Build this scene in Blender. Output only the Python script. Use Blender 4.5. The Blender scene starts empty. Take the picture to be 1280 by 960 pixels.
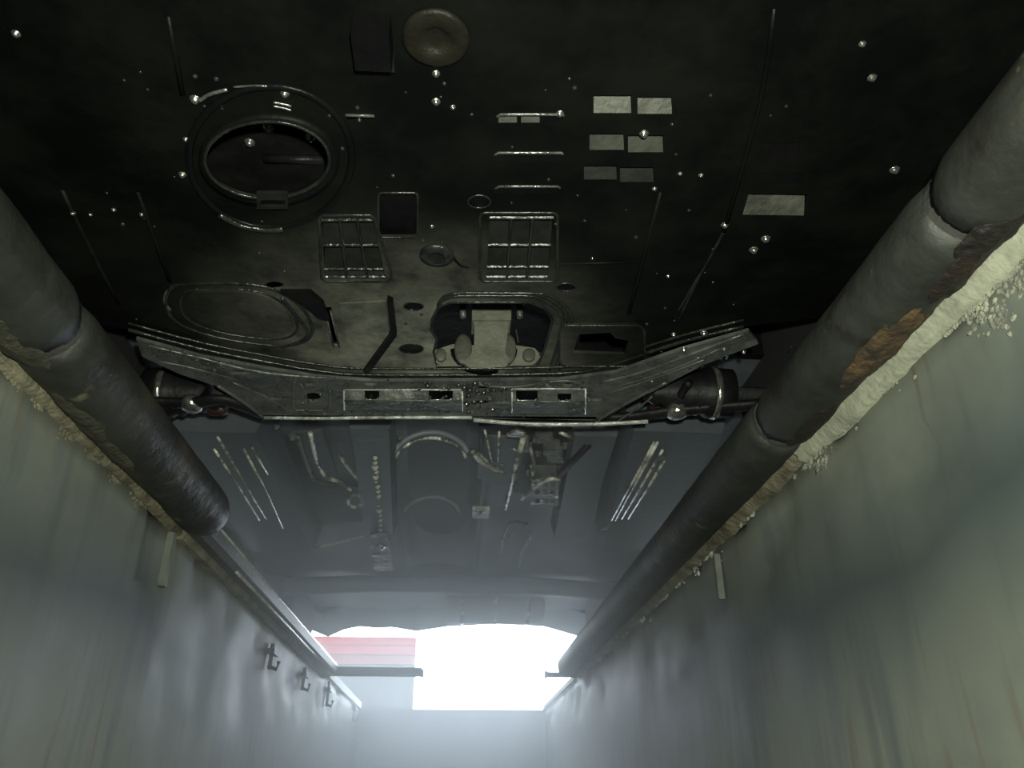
import bpy, bmesh, math, random
from mathutils import Vector, Matrix
from mathutils import noise as mnoise

# ---------------------------------------------------------------- camera
F = 1000.0                                   # focal length in pixels of the 1280x960 frame
PITCH, YAW = math.radians(27.47), math.radians(3.81)
CAM = Vector((0.0, 0.0, -0.465))             # inside the pit, below garage floor level (z = 0)
sc = bpy.context.scene
col = sc.collection
cam_d = bpy.data.cameras.new('camera')
cam_d.sensor_width = 36.0
cam_d.lens = 36.0 * F / 1280.0
cam_d.clip_start = 0.01
cam = bpy.data.objects.new('camera', cam_d)
col.objects.link(cam)
cam.location = CAM
cam.rotation_euler = (math.pi / 2 + PITCH, 0, -YAW)
sc.camera = cam

# ---------------------------------------------------------------- world (overcast daylight outside the garage)
world = bpy.data.worlds.new('overcast')
sc.world = world
world.use_nodes = True
bg = world.node_tree.nodes['Background']
bg.inputs['Color'].default_value = (0.72, 0.86, 1.0, 1)
bg.inputs['Strength'].default_value = 24.0

# hand torch carried beside the camera, pointing down the pit
tl = bpy.data.lights.new('torch_light', 'SPOT')
tl.energy = 74.0
tl.color = (0.94, 1.0, 0.82)
tl.spot_size = math.radians(150)
tl.spot_blend = 1.0
tl.shadow_soft_size = 0.012
tlo = bpy.data.objects.new('torch_light', tl)
col.objects.link(tlo)
tlo.location = (0.03, -0.06, -0.42)
tlo.rotation_euler = (math.pi / 2 + math.radians(20), 0, math.radians(-2))

# daylight portal in the garage doorway (helps sampling of the sky)
pl = bpy.data.lights.new('doorway_portal', 'AREA')
pl.shape = 'RECTANGLE'
pl.size, pl.size_y = 5.0, 2.75
pl.cycles.is_portal = True
plo = bpy.data.objects.new('doorway_portal', pl)
col.objects.link(plo)
plo.location = (-0.1, 8.85, 1.375)
plo.rotation_euler = (-math.pi / 2, 0, 0)

sc.view_settings.view_transform = 'Standard'
sc.view_settings.look = 'None'
sc.view_settings.exposure = 0.0
sc.view_settings.gamma = 1.0
sc.view_settings.use_curve_mapping = False
sc.cycles.use_denoising = True
sc.cycles.max_bounces = 8
sc.cycles.volume_bounces = 1
sc.cycles.sample_clamp_indirect = 6.0

# ---------------------------------------------------------------- main dimensions
XL, XR = -0.55, 0.525            # pit side walls
YF, YE = -1.3, 5.0              # pit ends
ZB = -1.65                      # pit bottom
ZS = 0.21                       # splash shield underside
ZM = 0.190                      # subframe underside
ZF = 0.35                       # floor pan
YW = 8.8                        # garage back wall
R3 = random.Random(7)

_r = Vector((math.cos(YAW), -math.sin(YAW), 0))
_f = Vector((math.sin(YAW) * math.cos(PITCH), math.cos(YAW) * math.cos(PITCH), math.sin(PITCH)))
_u = _r.cross(_f)
def ray(px, py): return _f + _r * ((px - 640) / F) + _u * ((480 - py) / F)
def P(px, py, z):
    d = ray(px, py); return CAM + d * ((z - CAM.z) / d.z)
def PX(px, py, x):
    d = ray(px, py); return CAM + d * ((x - CAM.x) / d.x)
def PY(px, py, y):
    d = ray(px, py); return CAM + d * ((y - CAM.y) / d.y)
def Pl(pts, z): return [tuple(P(a, b, z)) for a, b in pts]
def Pxy(pts, z): return [tuple(P(a, b, z))[:2] for a, b in pts]

# ---------------------------------------------------------------- materials
def mat(name, c1, c2=None, rough=0.5, metal=0.0, scale=8.0, bump=0.0, bscale=60.0, rough2=None, spec=0.5, thr=(0.4, 0.65), stretch=None, extra=None):
    m = bpy.data.materials.new(name); m.use_nodes = True
    nt = m.node_tree; n = nt.nodes; l = nt.links
    b = n['Principled BSDF']
    b.inputs['Metallic'].default_value = metal
    b.inputs['Roughness'].default_value = rough
    b.inputs['Specular IOR Level'].default_value = spec
    b.inputs['Base Color'].default_value = (*c1, 1)
    tc = n.new('ShaderNodeTexCoord')
    src = tc.outputs['Object']
    if stretch:
        mp = n.new('ShaderNodeMapping'); mp.inputs['Scale'].default_value = stretch
        l.new(src, mp.inputs['Vector']); src = mp.outputs['Vector']
    colour = None
    if c2:
        no = n.new('ShaderNodeTexNoise'); no.inputs['Scale'].default_value = scale; no.inputs['Detail'].default_value = 7
        no.inputs['Roughness'].default_value = 0.65
        l.new(src, no.inputs['Vector'])
        mr = n.new('ShaderNodeMapRange'); mr.inputs['From Min'].default_value = thr[0]; mr.inputs['From Max'].default_value = thr[1]
        l.new(no.outputs['Fac'], mr.inputs['Value'])
        mx = n.new('ShaderNodeMix'); mx.data_type = 'RGBA'
        mx.inputs['A'].default_value = (*c1, 1); mx.inputs['B'].default_value = (*c2, 1)
        l.new(mr.outputs['Result'], mx.inputs['Factor'])
        l.new(mx.outputs['Result'], b.inputs['Base Color'])
        colour = mx
        if rough2 is not None:
            m2 = n.new('ShaderNodeMapRange'); m2.inputs['To Min'].default_value = rough; m2.inputs['To Max'].default_value = rough2
            l.new(mr.outputs['Result'], m2.inputs['Value']); l.new(m2.outputs['Result'], b.inputs['Roughness'])
    if bump:
        nb = n.new('ShaderNodeTexNoise'); nb.inputs['Scale'].default_value = bscale; nb.inputs['Detail'].default_value = 5
        l.new(src, nb.inputs['Vector'])
        bp = n.new('ShaderNodeBump'); bp.inputs['Strength'].default_value = bump; bp.inputs['Distance'].default_value = 0.01
        l.new(nb.outputs['Fac'], bp.inputs['Height']); l.new(bp.outputs['Normal'], b.inputs['Normal'])
    if extra: extra(nt, b, colour, tc)
    return m

def add_layer(nt, b, colour_socket, c, fac_socket):
    mx = nt.nodes.new('ShaderNodeMix'); mx.data_type = 'RGBA'
    nt.links.new(colour_socket, mx.inputs['A']); mx.inputs['B'].default_value = (*c, 1)
    nt.links.new(fac_socket, mx.inputs['Factor'])
    nt.links.new(mx.outputs['Result'], b.inputs['Base Color'])
    return mx.outputs['Result']
def noise_mask(nt, src, scale, lo, hi, stretch=None, detail=6):
    n, l = nt.nodes, nt.links
    if stretch:
        mp = n.new('ShaderNodeMapping'); mp.inputs['Scale'].default_value = stretch
        l.new(src, mp.inputs['Vector']); src = mp.outputs['Vector']
    no = n.new('ShaderNodeTexNoise'); no.inputs['Scale'].default_value = scale; no.inputs['Detail'].default_value = detail
    l.new(src, no.inputs['Vector'])
    mr = n.new('ShaderNodeMapRange'); mr.inputs['From Min'].default_value = lo; mr.inputs['From Max'].default_value = hi
    l.new(no.outputs['Fac'], mr.inputs['Value'])
    return mr.outputs['Result']

def wall_extra(nt, b, colour, tc):
    # old painted concrete: damp streaks running down and rusty drips; bluish dark tone-mapping band painted along the wall
    n, l = nt.nodes, nt.links
    src = tc.outputs['Object']
    st = noise_mask(nt, src, 3.0, 0.50, 0.72, (1, 6, 0.7))
    out = add_layer(nt, b, colour.outputs['Result'], (0.115, 0.13, 0.13), st)
    ru = noise_mask(nt, src, 5.0, 0.60, 0.78, (1, 8, 0.9))
    out = add_layer(nt, b, out, (0.15, 0.11, 0.075), ru)
    # painted dark tone-mapping band between two heights, broken up by noise
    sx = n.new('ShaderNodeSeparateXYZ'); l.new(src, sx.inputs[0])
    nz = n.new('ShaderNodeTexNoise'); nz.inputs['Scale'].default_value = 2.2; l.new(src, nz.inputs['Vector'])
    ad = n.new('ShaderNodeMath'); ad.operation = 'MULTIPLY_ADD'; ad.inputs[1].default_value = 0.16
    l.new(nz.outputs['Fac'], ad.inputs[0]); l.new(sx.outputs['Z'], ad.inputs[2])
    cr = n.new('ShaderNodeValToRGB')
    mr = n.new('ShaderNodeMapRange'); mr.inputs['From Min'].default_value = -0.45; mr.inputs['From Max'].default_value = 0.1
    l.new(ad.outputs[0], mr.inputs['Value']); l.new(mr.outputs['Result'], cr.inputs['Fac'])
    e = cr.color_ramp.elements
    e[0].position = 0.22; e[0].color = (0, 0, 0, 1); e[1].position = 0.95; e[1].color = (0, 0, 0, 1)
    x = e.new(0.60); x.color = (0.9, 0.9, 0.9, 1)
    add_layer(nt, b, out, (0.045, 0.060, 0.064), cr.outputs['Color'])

def pipe_extra(nt, b, colour, tc):
    src = tc.outputs['Object']
    m1 = noise_mask(nt, src, 9.0, 0.58, 0.72, (1, 0.6, 1))
    out = add_layer(nt, b, colour.outputs['Result'], (0.06, 0.042, 0.022), m1)
    m2 = noise_mask(nt, src, 14.0, 0.60, 0.68)
    out = add_layer(nt, b, out, (0.012, 0.009, 0.007), m2)
    m3 = noise_mask(nt, src, 22.0, 0.66, 0.72)
    add_layer(nt, b, out, (0.10, 0.09, 0.06), m3)

def shield_extra(nt, b, colour, tc):
    # lighter grey patch towards the rear edge of the tray
    n, l = nt.nodes, nt.links
    src = tc.outputs['Object']
    sx = n.new('ShaderNodeSeparateXYZ'); l.new(src, sx.inputs[0])
    no = n.new('ShaderNodeTexNoise'); no.inputs['Scale'].default_value = 9.0; no.inputs['Detail'].default_value = 8; no.inputs['Roughness'].default_value = 0.7
    l.new(src, no.inputs['Vector'])
    # lighter colour is strongest around a patch behind the central vents and fades irregularly outwards
    mp = n.new('ShaderNodeVectorMath'); mp.operation = 'DISTANCE'; mp.inputs[1].default_value = (-0.06, -0.20, ZS)
    l.new(src, mp.inputs[0])
    mr = n.new('ShaderNodeMapRange'); mr.inputs['From Min'].default_value = 0.42; mr.inputs['From Max'].default_value = 0.05
    l.new(mp.outputs['Value'], mr.inputs['Value'])
    pw = n.new('ShaderNodeMath'); pw.operation = 'POWER'; pw.inputs[1].default_value = 1.6; l.new(mr.outputs['Result'], pw.inputs[0])
    mu = n.new('ShaderNodeMath'); mu.operation = 'MULTIPLY'
    l.new(pw.outputs[0], mu.inputs[0])
    m2 = n.new('ShaderNodeMapRange'); m2.inputs['From Min'].default_value = 0.3; m2.inputs['From Max'].default_value = 0.72
    l.new(no.outputs['Fac'], m2.inputs['Value']); l.new(m2.outputs['Result'], mu.inputs[1])
    add_layer(nt, b, colour.outputs['Result'], (0.30, 0.30, 0.25), mu.outputs[0])

M = {
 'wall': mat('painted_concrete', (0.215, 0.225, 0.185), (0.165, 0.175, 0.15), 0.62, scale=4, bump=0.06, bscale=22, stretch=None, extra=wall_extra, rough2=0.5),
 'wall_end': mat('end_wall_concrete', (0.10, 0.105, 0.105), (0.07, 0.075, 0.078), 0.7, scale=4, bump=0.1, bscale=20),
 'cement': mat('raw_cement', (0.34, 0.34, 0.26), (0.22, 0.22, 0.17), 0.85, scale=16, bump=0.35, bscale=70),
 'cement_dirty': mat('dirty_cement', (0.20, 0.18, 0.12), (0.07, 0.06, 0.04), 0.85, scale=20, bump=0.5, bscale=80),
 'rubble': mat('crumbled_plaster', (0.27, 0.27, 0.21), (0.06, 0.06, 0.055), 0.9, scale=30, bump=0.5, bscale=90),
 'render_grey': mat('grey_render', (0.13, 0.13, 0.125), (0.10, 0.10, 0.10), 0.8, scale=5),
 'glint_rubble': mat('wet_plaster_glint', (0.55, 0.55, 0.50), (0.2, 0.2, 0.18), 0.15, scale=30, bump=0.3, bscale=90),  # pale base colour stands for glints on the far edge
 'ground': mat('garage_floor', (0.20, 0.20, 0.18), (0.12, 0.12, 0.11), 0.7, scale=3, bump=0.1),
 'crust': mat('rust_crust', (0.085, 0.050, 0.020), (0.020, 0.014, 0.009), 0.8, scale=30, bump=0.6, bscale=90),
 'crust_dark': mat('dark_rust_crust', (0.010, 0.0075, 0.006), (0.032, 0.014, 0.008), 0.6, scale=26, bump=0.6, bscale=90, thr=(0.5, 0.75)),
 'crust_olive': mat('grimy_crust', (0.055, 0.050, 0.030), (0.020, 0.019, 0.013), 0.8, scale=30, bump=0.6, bscale=90),
 'pit_floor': mat('pale_pit_floor', (0.46, 0.46, 0.42), (0.36, 0.36, 0.33), 0.5, scale=3, bump=0.1),  # unseen floor, made pale to bounce daylight up under the car
 'pipe': mat('rusty_pipe', (0.025, 0.027, 0.022), (0.012, 0.012, 0.010), 0.62, 0.0, scale=7, bump=0.35, bscale=38, rough2=0.5, extra=pipe_extra),
 'steel_dark': mat('dark_steel', (0.040, 0.043, 0.043), (0.055, 0.048, 0.040), 0.5, 0.0, scale=20, bump=0.3),
 'strap': mat('painted_strap', (0.15, 0.155, 0.135), (0.08, 0.08, 0.07), 0.5, scale=20),
 'curb': mat('pale_kerb', (0.42, 0.43, 0.40), (0.30, 0.31, 0.29), 0.6, scale=10, bump=0.1),
 'shield': mat('black_plastic', (0.0022, 0.0028, 0.0024), (0.0055, 0.0062, 0.0050), 0.40, scale=7, bump=0.15, bscale=45, rough2=0.55, spec=0.10, extra=shield_extra),
 'shield_rib': mat('black_plastic_edge', (0.007, 0.008, 0.007), (0.024, 0.025, 0.021), 0.25, scale=25, bump=0.3, bscale=90),
 'rubber': mat('black_rubber', (0.003, 0.003, 0.0035), (0.006, 0.006, 0.006), 0.35, spec=0.12, scale=14, bump=0.15),
 'vane': mat('tan_vane', (0.062, 0.062, 0.048), (0.028, 0.028, 0.022), 0.6, scale=30, bump=0.3, bscale=80),
 'vane_mid': mat('mid_vane', (0.034, 0.034, 0.027), (0.016, 0.016, 0.013), 0.6, spec=0.2, scale=30, bump=0.15, bscale=80),
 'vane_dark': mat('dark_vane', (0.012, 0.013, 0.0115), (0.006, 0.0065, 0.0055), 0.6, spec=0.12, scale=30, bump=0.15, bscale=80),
 'disc': mat('oily_disc', (0.011, 0.010, 0.007), (0.005, 0.0045, 0.0038), 0.5, spec=0.15, scale=18, bump=0.3, bscale=60),
 'subframe': mat('wet_subframe_steel', (0.045, 0.049, 0.046), (0.105, 0.108, 0.098), 0.2, 0.1, scale=18, bump=0.40, bscale=55, rough2=0.5),
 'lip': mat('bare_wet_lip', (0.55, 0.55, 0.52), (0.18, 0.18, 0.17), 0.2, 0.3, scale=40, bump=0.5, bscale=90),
 'cast': mat('cast_aluminium', (0.17, 0.168, 0.135), (0.11, 0.108, 0.085), 0.6, 0.1, scale=25, bump=0.25, bscale=120),
 'sleeve': mat('worn_sleeve', (0.085, 0.083, 0.066), (0.05, 0.048, 0.038), 0.55, scale=30, bump=0.2, bscale=120),
 'engine': mat('unlit_engine', (0.004, 0.004, 0.0045), (0.010, 0.010, 0.010), 0.4, 0.0, spec=0.15, scale=12, bump=0.3, bscale=40),  # near-black so the depth behind the openings looks unlit
 'tray': mat('contrast_panel_dark', (0.012, 0.013, 0.015), (0.022, 0.024, 0.027), 0.45, spec=0.25, scale=12, bump=0.2, bscale=40),
 'floorpan': mat('underseal', (0.065, 0.075, 0.090), (0.10, 0.113, 0.13), 0.34, 0.0, scale=6, bump=0.22, bscale=30, rough2=0.5),  # lightened and blued to carry the veil of glow under the car
 'tunnel': mat('heat_shield', (0.20, 0.225, 0.27), (0.15, 0.17, 0.20), 0.38, 0.0, scale=5, bump=0.12, bscale=25),  # lightened further, veil of glow put into the colour
 'zinc': mat('zinc_line_glints', (0.80, 0.79, 0.68), (0.10, 0.10, 0.09), 0.2, 0.3, thr=(0.42, 0.58), scale=22, bump=0.4, bscale=120),  # bright and dark stretches painted for partial highlights
 'bolt': mat('wet_bolt', (0.45, 0.45, 0.42), (0.2, 0.2, 0.18), 0.16, 0.85, scale=60, bump=0.2, bscale=200),
 'droplet': mat('water_droplet', (0.02, 0.02, 0.02), None, 0.10, 0.0, spec=1.0),
 'bead': mat('glint_bead', (0.75, 0.75, 0.68), (0.35, 0.35, 0.30), 0.25, scale=50, bump=0.4, bscale=120),  # pale colour painted in for a chain of glints
 'boot': mat('cv_rubber', (0.006, 0.006, 0.007), (0.012, 0.012, 0.012), 0.5, spec=0.2, scale=20, bump=0.2),
 'red': mat('faded_red', (0.030, 0.008, 0.006), (0.018, 0.006, 0.005), 0.5, scale=20),
 'brick_red': mat('red_board', (0.46, 0.020, 0.008), (0.38, 0.016, 0.006), 0.6, scale=9),
 'pale_red': mat('pale_red_board', (0.44, 0.10, 0.06), (0.36, 0.08, 0.05), 0.6, scale=9),
 'plaster': mat('garage_plaster', (0.48, 0.47, 0.44), (0.38, 0.37, 0.35), 0.8, scale=5),
 'body': mat('car_paint', (0.03, 0.032, 0.035), None, 0.3),
 'tyre': mat('tyre', (0.012, 0.012, 0.012), None, 0.8),
 'rim': mat('rim', (0.4, 0.4, 0.4), None, 0.35, 0.9),
}

# ---------------------------------------------------------------- mesh helpers
def world_loc(p):
    v = Vector((0, 0, 0))
    while p: v += p.location; p = p.parent
    return v
def obj(name, verts, faces, m, parent=None, smooth=False):
    off = world_loc(parent) if parent else Vector((0, 0, 0))
    me = bpy.data.meshes.new(name)
    me.from_pydata([tuple(Vector(v) - off) for v in verts], [], faces)
    bm = bmesh.new(); bm.from_mesh(me)
    bmesh.ops.recalc_face_normals(bm, faces=bm.faces[:])
    bm.to_mesh(me); bm.free()
    if smooth:
        for p in me.polygons: p.use_smooth = True
    me.materials.append(M[m] if isinstance(m, str) else m)
    o = bpy.data.objects.new(name, me); col.objects.link(o)
    if parent: o.parent = parent
    return o
class MB:
    """collects shapes that form ONE part"""
    def __init__(s): s.v, s.f = [], []
    def add(s, v, f):
        k = len(s.v); s.v += [tuple(x) for x in v]; s.f += [tuple(i + k for i in q) for q in f]; return s
    def build(s, name, m, parent=None, smooth=False): return obj(name, s.v, s.f, m, parent, smooth)
def g_box(x0, x1, y0, y1, z0, z1):
    v = [(x, y, z) for x in (x0, x1) for y in (y0, y1) for z in (z0, z1)]
    return v, [(0, 1, 3, 2), (4, 6, 7, 5), (0, 4, 5, 1), (2, 3, 7, 6), (0, 2, 6, 4), (1, 5, 7, 3)]
def g_tube(pts, r, seg=8, closed=False, squash=1.0):
    pts = [Vector(p) for p in pts]; n = len(pts); v = []; f = []
    rs = r if isinstance(r, (list, tuple)) else [r] * n
    prev = None
    for i, p in enumerate(pts):
        if closed: t = pts[(i + 1) % n] - pts[i - 1]
        else: t = pts[min(i + 1, n - 1)] - pts[max(i - 1, 0)]
        t.normalize()
        up = Vector((0, 0, 1)) if abs(t.z) < 0.95 else Vector((1, 0, 0))
        a = t.cross(up).normalized(); b = a.cross(t).normalized()
        for k in range(seg):
            an = 2 * math.pi * k / seg
            v.append(p + a * math.cos(an) * rs[i] + b * math.sin(an) * rs[i] * squash)
    for i in range(n if closed else n - 1):
        j = (i + 1) % n
        for k in range(seg):
            q = (k + 1) % seg
            f.append((i * seg + k, i * seg + q, j * seg + q, j * seg + k))
    if not closed:
        f.append(tuple(range(seg))); f.append(tuple(range((n - 1) * seg, n * seg)))
    return v, f
def g_lathe(prof, seg=20, origin=(0, 0, 0), axis='z'):
    """prof: list of (radius, height)"""
    v = []; f = []; o = Vector(origin)
    for r, h in prof:
        for k in range(seg):
            a = 2 * math.pi * k / seg; c, s = r * math.cos(a), r * math.sin(a)
            q = {'z': (c, s, h), 'x': (h, c, s), 'y': (c, h, s)}[axis]
            v.append(o + Vector(q))
    for i in range(len(prof) - 1):
        for k in range(seg):
            q = (k + 1) % seg
            f.append((i * seg + k, i * seg + q, (i + 1) * seg + q, (i + 1) * seg + k))
    f.append(tuple(range(seg))); f.append(tuple(range((len(prof) - 1) * seg, len(prof) * seg)))
    return v, f
def g_plate(outline, holes, z0, t, zfun=None):
    """flat sheet with holes cut through, underside at z0, thickness t upward"""
    bm = bmesh.new(); edges = []
    for loop in [outline] + list(holes):
        vs = [bm.verts.new((p[0], p[1], 0)) for p in loop]
        for i in range(len(vs)): edges.append(bm.edges.new((vs[i], vs[(i + 1) % len(vs)])))
    bmesh.ops.triangle_fill(bm, use_beauty=True, use_dissolve=False, edges=edges)
    bm.verts.index_update()
    pts = [(v.co.x, v.co.y) for v in bm.verts]; tris = [tuple(v.index for v in q.verts) for q in bm.faces]
    bnd = [(e.verts[0].index, e.verts[1].index) for e in bm.edges if len(e.link_faces) == 1]
    bm.free()
    zf = zfun or (lambda x, y: 0.0)
    n = len(pts)
    v = [(x, y, z0 + zf(x, y)) for x, y in pts] + [(x, y, z0 + t + zf(x, y)) for x, y in pts]
    f = list(tris) + [tuple(i + n for i in reversed(q)) for q in tris] + [(a, b, b + n, a + n) for a, b in bnd]
    return v, f
def g_prism(poly, axis, lo, hi):
    """polygon extruded along an axis; poly coordinates are the two other axes in order"""
    n = len(poly); v = []
    for h in (lo, hi):
        for a, b in poly: v.append({'x': (h, a, b), 'y': (a, h, b), 'z': (a, b, h)}[axis])
    f = [tuple(range(n)), tuple(range(n, 2 * n))] + [(i, (i + 1) % n, (i + 1) % n + n, i + n) for i in range(n)]
    return v, f
def g_grid(fn, nu, nv):
    v = [fn(i / nu, j / nv) for i in range(nu + 1) for j in range(nv + 1)]
    f = [(i * (nv + 1) + j, (i + 1) * (nv + 1) + j, (i + 1) * (nv + 1) + j + 1, i * (nv + 1) + j + 1) for i in range(nu) for j in range(nv)]
    return v, f
def ell(cx, cy, rx, ry, n=20, a0=0): return [(cx + rx * math.cos(a0 + 2 * math.pi * k / n), cy + ry * math.sin(a0 + 2 * math.pi * k / n)) for k in range(n)]
def rrect(x0, y0, x1, y1, r, n=4):
    out = []
    for cx, cy, a in ((x1 - r, y1 - r, 0), (x0 + r, y1 - r, 90), (x0 + r, y0 + r, 180), (x1 - r, y0 + r, 270)):
        for k in range(n + 1):
            t = math.radians(a + 90 * k / n); out.append((cx + r * math.cos(t), cy + r * math.sin(t)))
    return out
def quad(x0, y0, x1, y1): return [(x0, y0), (x1, y0), (x1, y1), (x0, y1)]
def smooth_path(pts, sub=4):
    pts = [Vector(p) for p in pts]; out = []
    for i in range(len(pts) - 1):
        p0, p1, p2, p3 = pts[max(i - 1, 0)], pts[i], pts[i + 1], pts[min(i + 2, len(pts) - 1)]
        for k in range(sub):
            t = k / sub
            out.append(0.5 * ((2 * p1) + (p2 - p0) * t + (2 * p0 - 5 * p1 + 4 * p2 - p3) * t * t + (3 * p1 - p0 - 3 * p2 + p3) * t ** 3))
    out.append(pts[-1]); return out
def tag(o, label=None, cat=None, group=None, kind=None):
    if label: o['label'] = label
    if cat: o['category'] = cat
    if group: o['group'] = group
    if kind: o['kind'] = kind
    return o
def empty(name, loc):
    o = bpy.data.objects.new(name, None); col.objects.link(o); o.location = loc; o.empty_display_size = 0.05; return o
def struct(o, label, cat): return tag(o, label, cat, kind='structure')

# ================================================================ THE SETTING
# garage floor with the pit cut out of it
v, f = g_plate([(-4, -4), (4.5, -4), (4.5, YW + 4), (-4, YW + 4)], [[(XL - 0.05, YF - 0.05), (XR + 0.05, YF - 0.05), (XR + 0.05, YE + 0.1), (XL - 0.05, YE + 0.1)]], -0.16, 0.16)
struct(obj('floor', v, f, 'ground'), 'grey concrete garage floor around the inspection pit', 'floor')

def wall_sheet(x, sgn):
    """pit side wall with gentle unevenness; back side thick"""
    ny, nz = 150, 44
    def fn(u, w):
        y = YF + (YE - YF) * u; z = ZB + (0.0 - ZB) * w
        d = 0.003 * mnoise.noise(Vector((y * 2.3, z * 2.3, sgn * 3))) + 0.0018 * mnoise.noise(Vector((y * 14, z * 14, sgn * 5)))
        if z > -0.16:      # plaster broken away near the upper edge
            k = mnoise.noise(Vector((y * 6.5, z * 9, 11 + sgn)))
            if k > 0.12: d -= min(0.012, (k - 0.12) * 0.08) * min(1, (z + 0.16) / 0.05)
        return (x - sgn * d, y, z)
    v, f = g_grid(fn, ny, nz)
    n = len(v)
    v += [(x + sgn * 0.2, YF, ZB), (x + sgn * 0.2, YF, -0.16), (x + sgn * 0.2, YE, ZB), (x + sgn * 0.2, YE, -0.16)]
    f += [(n, n + 1, n + 3, n + 2)]
    m_ = len(v)                            # top edge turned back over the masonry
    for i in range(ny + 1):
        y = YF + (YE - YF) * i / ny; v.append((x + sgn * 0.06, y, 0.001))
    for i in range(ny): f.append((i * (nz + 1) + nz, (i + 1) * (nz + 1) + nz, m_ + i + 1, m_ + i))
    return v, f
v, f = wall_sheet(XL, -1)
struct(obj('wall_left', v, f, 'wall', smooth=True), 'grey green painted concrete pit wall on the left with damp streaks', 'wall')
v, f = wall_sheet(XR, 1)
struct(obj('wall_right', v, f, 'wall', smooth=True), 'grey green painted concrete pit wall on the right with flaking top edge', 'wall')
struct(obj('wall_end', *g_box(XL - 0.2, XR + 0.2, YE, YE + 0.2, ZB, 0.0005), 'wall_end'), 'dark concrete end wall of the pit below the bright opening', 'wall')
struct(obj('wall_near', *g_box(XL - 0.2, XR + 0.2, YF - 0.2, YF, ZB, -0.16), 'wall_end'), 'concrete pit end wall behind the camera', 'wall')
struct(obj('floor_pit', *g_box(XL - 0.2, XR + 0.2, YF - 0.2, YE + 0.2, ZB - 0.1, ZB), 'pit_floor'), 'pale concrete bottom of the inspection pit', 'floor')

# garage shell: back wall with a doorway and a low red-boarded sill with an opening above it
YO = YW + 1.25                            # low wall stands outside the opening, in the daylight
DJ = PY(518, 840, YO).x
zr0 = PY(465, 831, YO).z; zr1 = PY(465, 796, YO).z
b = MB()
b.add(*g_box(-4, -2.6, YW, YW + 0.2, 0, 3.4)); b.add(*g_box(2.4, 4.5, YW, YW + 0.2, 0, 3.4)); b.add(*g_box(-2.6, 2.4, YW, YW + 0.2, 2.75, 3.4))
struct(b.build('wall_back', 'plaster'), 'garage wall around the wide bright opening beyond the pit', 'wall')
wb = obj('wall_outside', *g_box(-3.4, DJ, YO, YO + 0.25, 0, zr0), 'render_grey')
struct(wb, 'low pale wall capped with red boards left of the bright opening', 'wall')
hb = (zr1 - zr0) / 3
for k in range(3):                       # horizontal red boards capping the low wall
    obj('board', *g_box(-3.4, DJ, YO - 0.02 - 0.02 * (k % 2), YO + 0.25, zr0 + k * hb + 0.008, zr0 + (k + 1) * hb - 0.004), ('pale_red', 'brick_red', 'brick_red')[k], wb)
for nm, bx, lab in (('wall_garage_left', (-4.2, -4, -4, YW + 0.2, 0, 3.4), 'garage side wall far left of the pit'),
                    ('wall_garage_right', (4.5, 4.7, -4, YW + 0.2, 0, 3.4), 'garage side wall far right of the pit'),
                    ('wall_garage_front', (-4, 4.5, -4.2, -4, 0, 3.4), 'garage wall behind the camera')):
    struct(obj(nm, *g_box(*bx), 'plaster'), lab, 'wall')
struct(obj('ceiling', *g_box(-4.2, 4.7, -4.2, YW + 0.2, 3.4, 3.6), 'plaster'), 'garage ceiling above the parked car', 'ceiling')

# ---------------------------------------------------------------- pit edge: pipes and cement
YP = 3.55                                # pipes stop at the crossbar
def pipe_thing(name, cx, cz, r, cuts, label, yend):
    root = empty(name, (cx, YF, cz))
    tag(root, label, 'pipe', 'steel pipes along the pit edges')
    ys = [YF] + cuts + [yend]
    for i in range(len(ys) - 1):
        y0, y1 = ys[i] + 0.003, ys[i + 1] - 0.003
        n = max(6, int((y1 - y0) / 0.03)); seg = 28; v = []; f = []
        rr = r * (1.0 - 0.02 * (i % 2))
        for j in range(n + 1):
            y = y0 + (y1 - y0) * j / n
            for k in range(seg):
                a = 2 * math.pi * k / seg
                d = 0.0016 * mnoise.noise(Vector((y * 14, math.cos(a) * 2.5, math.sin(a) * 2.5 + cx * 9)))
                low = max(0, -math.sin(a))            # scaly rust on the underside
                d += low * 0.004 * max(0, mnoise.noise(Vector((y * 26, math.cos(a) * 5, math.sin(a) * 5 + cx))))
                e = 1.0 - (0.10 if j in (0, n) else 0)
                v.append((cx + (rr * e + d) * math.cos(a), y, cz + (rr * e + d) * math.sin(a)))
        for j in range(n):
            for k in range(seg):
                q = (k + 1) % seg; f.append((j * seg + k, j * seg + q, (j + 1) * seg + q, (j + 1) * seg + k))
        f.append(tuple(range(seg))); f.append(tuple(range(n * seg, (n + 1) * seg)))
        obj('pipe_section', v, f, 'pipe', root, True)
        if i: obj('joint_ring', *g_tube([(cx, ys[i] - 0.006, cz), (cx, ys[i] + 0.006, cz)], rr * 0.93, 24), 'steel_dark', root)
    return root
PLX, PLZ, PLR = -0.500, 0.036, 0.051
PRX, PRZ, PRR = 0.471, 0.036, 0.0455
cutL = [PX(88, 400, PLX + 0.03).y]
YL = PX(262, 660, PLX + 0.01).y          # the left pipe gives way to a narrower rail here
cutR = [PX(1165, 190, PRX - 0.02).y, PX(965, 505, PRX - 0.01).y]
pipe_thing('steel_pipe', PLX, PLZ, PLR, cutL, 'rusty dark steel pipe along the left edge of the pit', YL)
pipe_thing('steel_pipe', PRX, PRZ, PRR, cutR, 'rusty dark steel pipe along the right edge of the pit, above the pale cement strip', YP)

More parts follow.
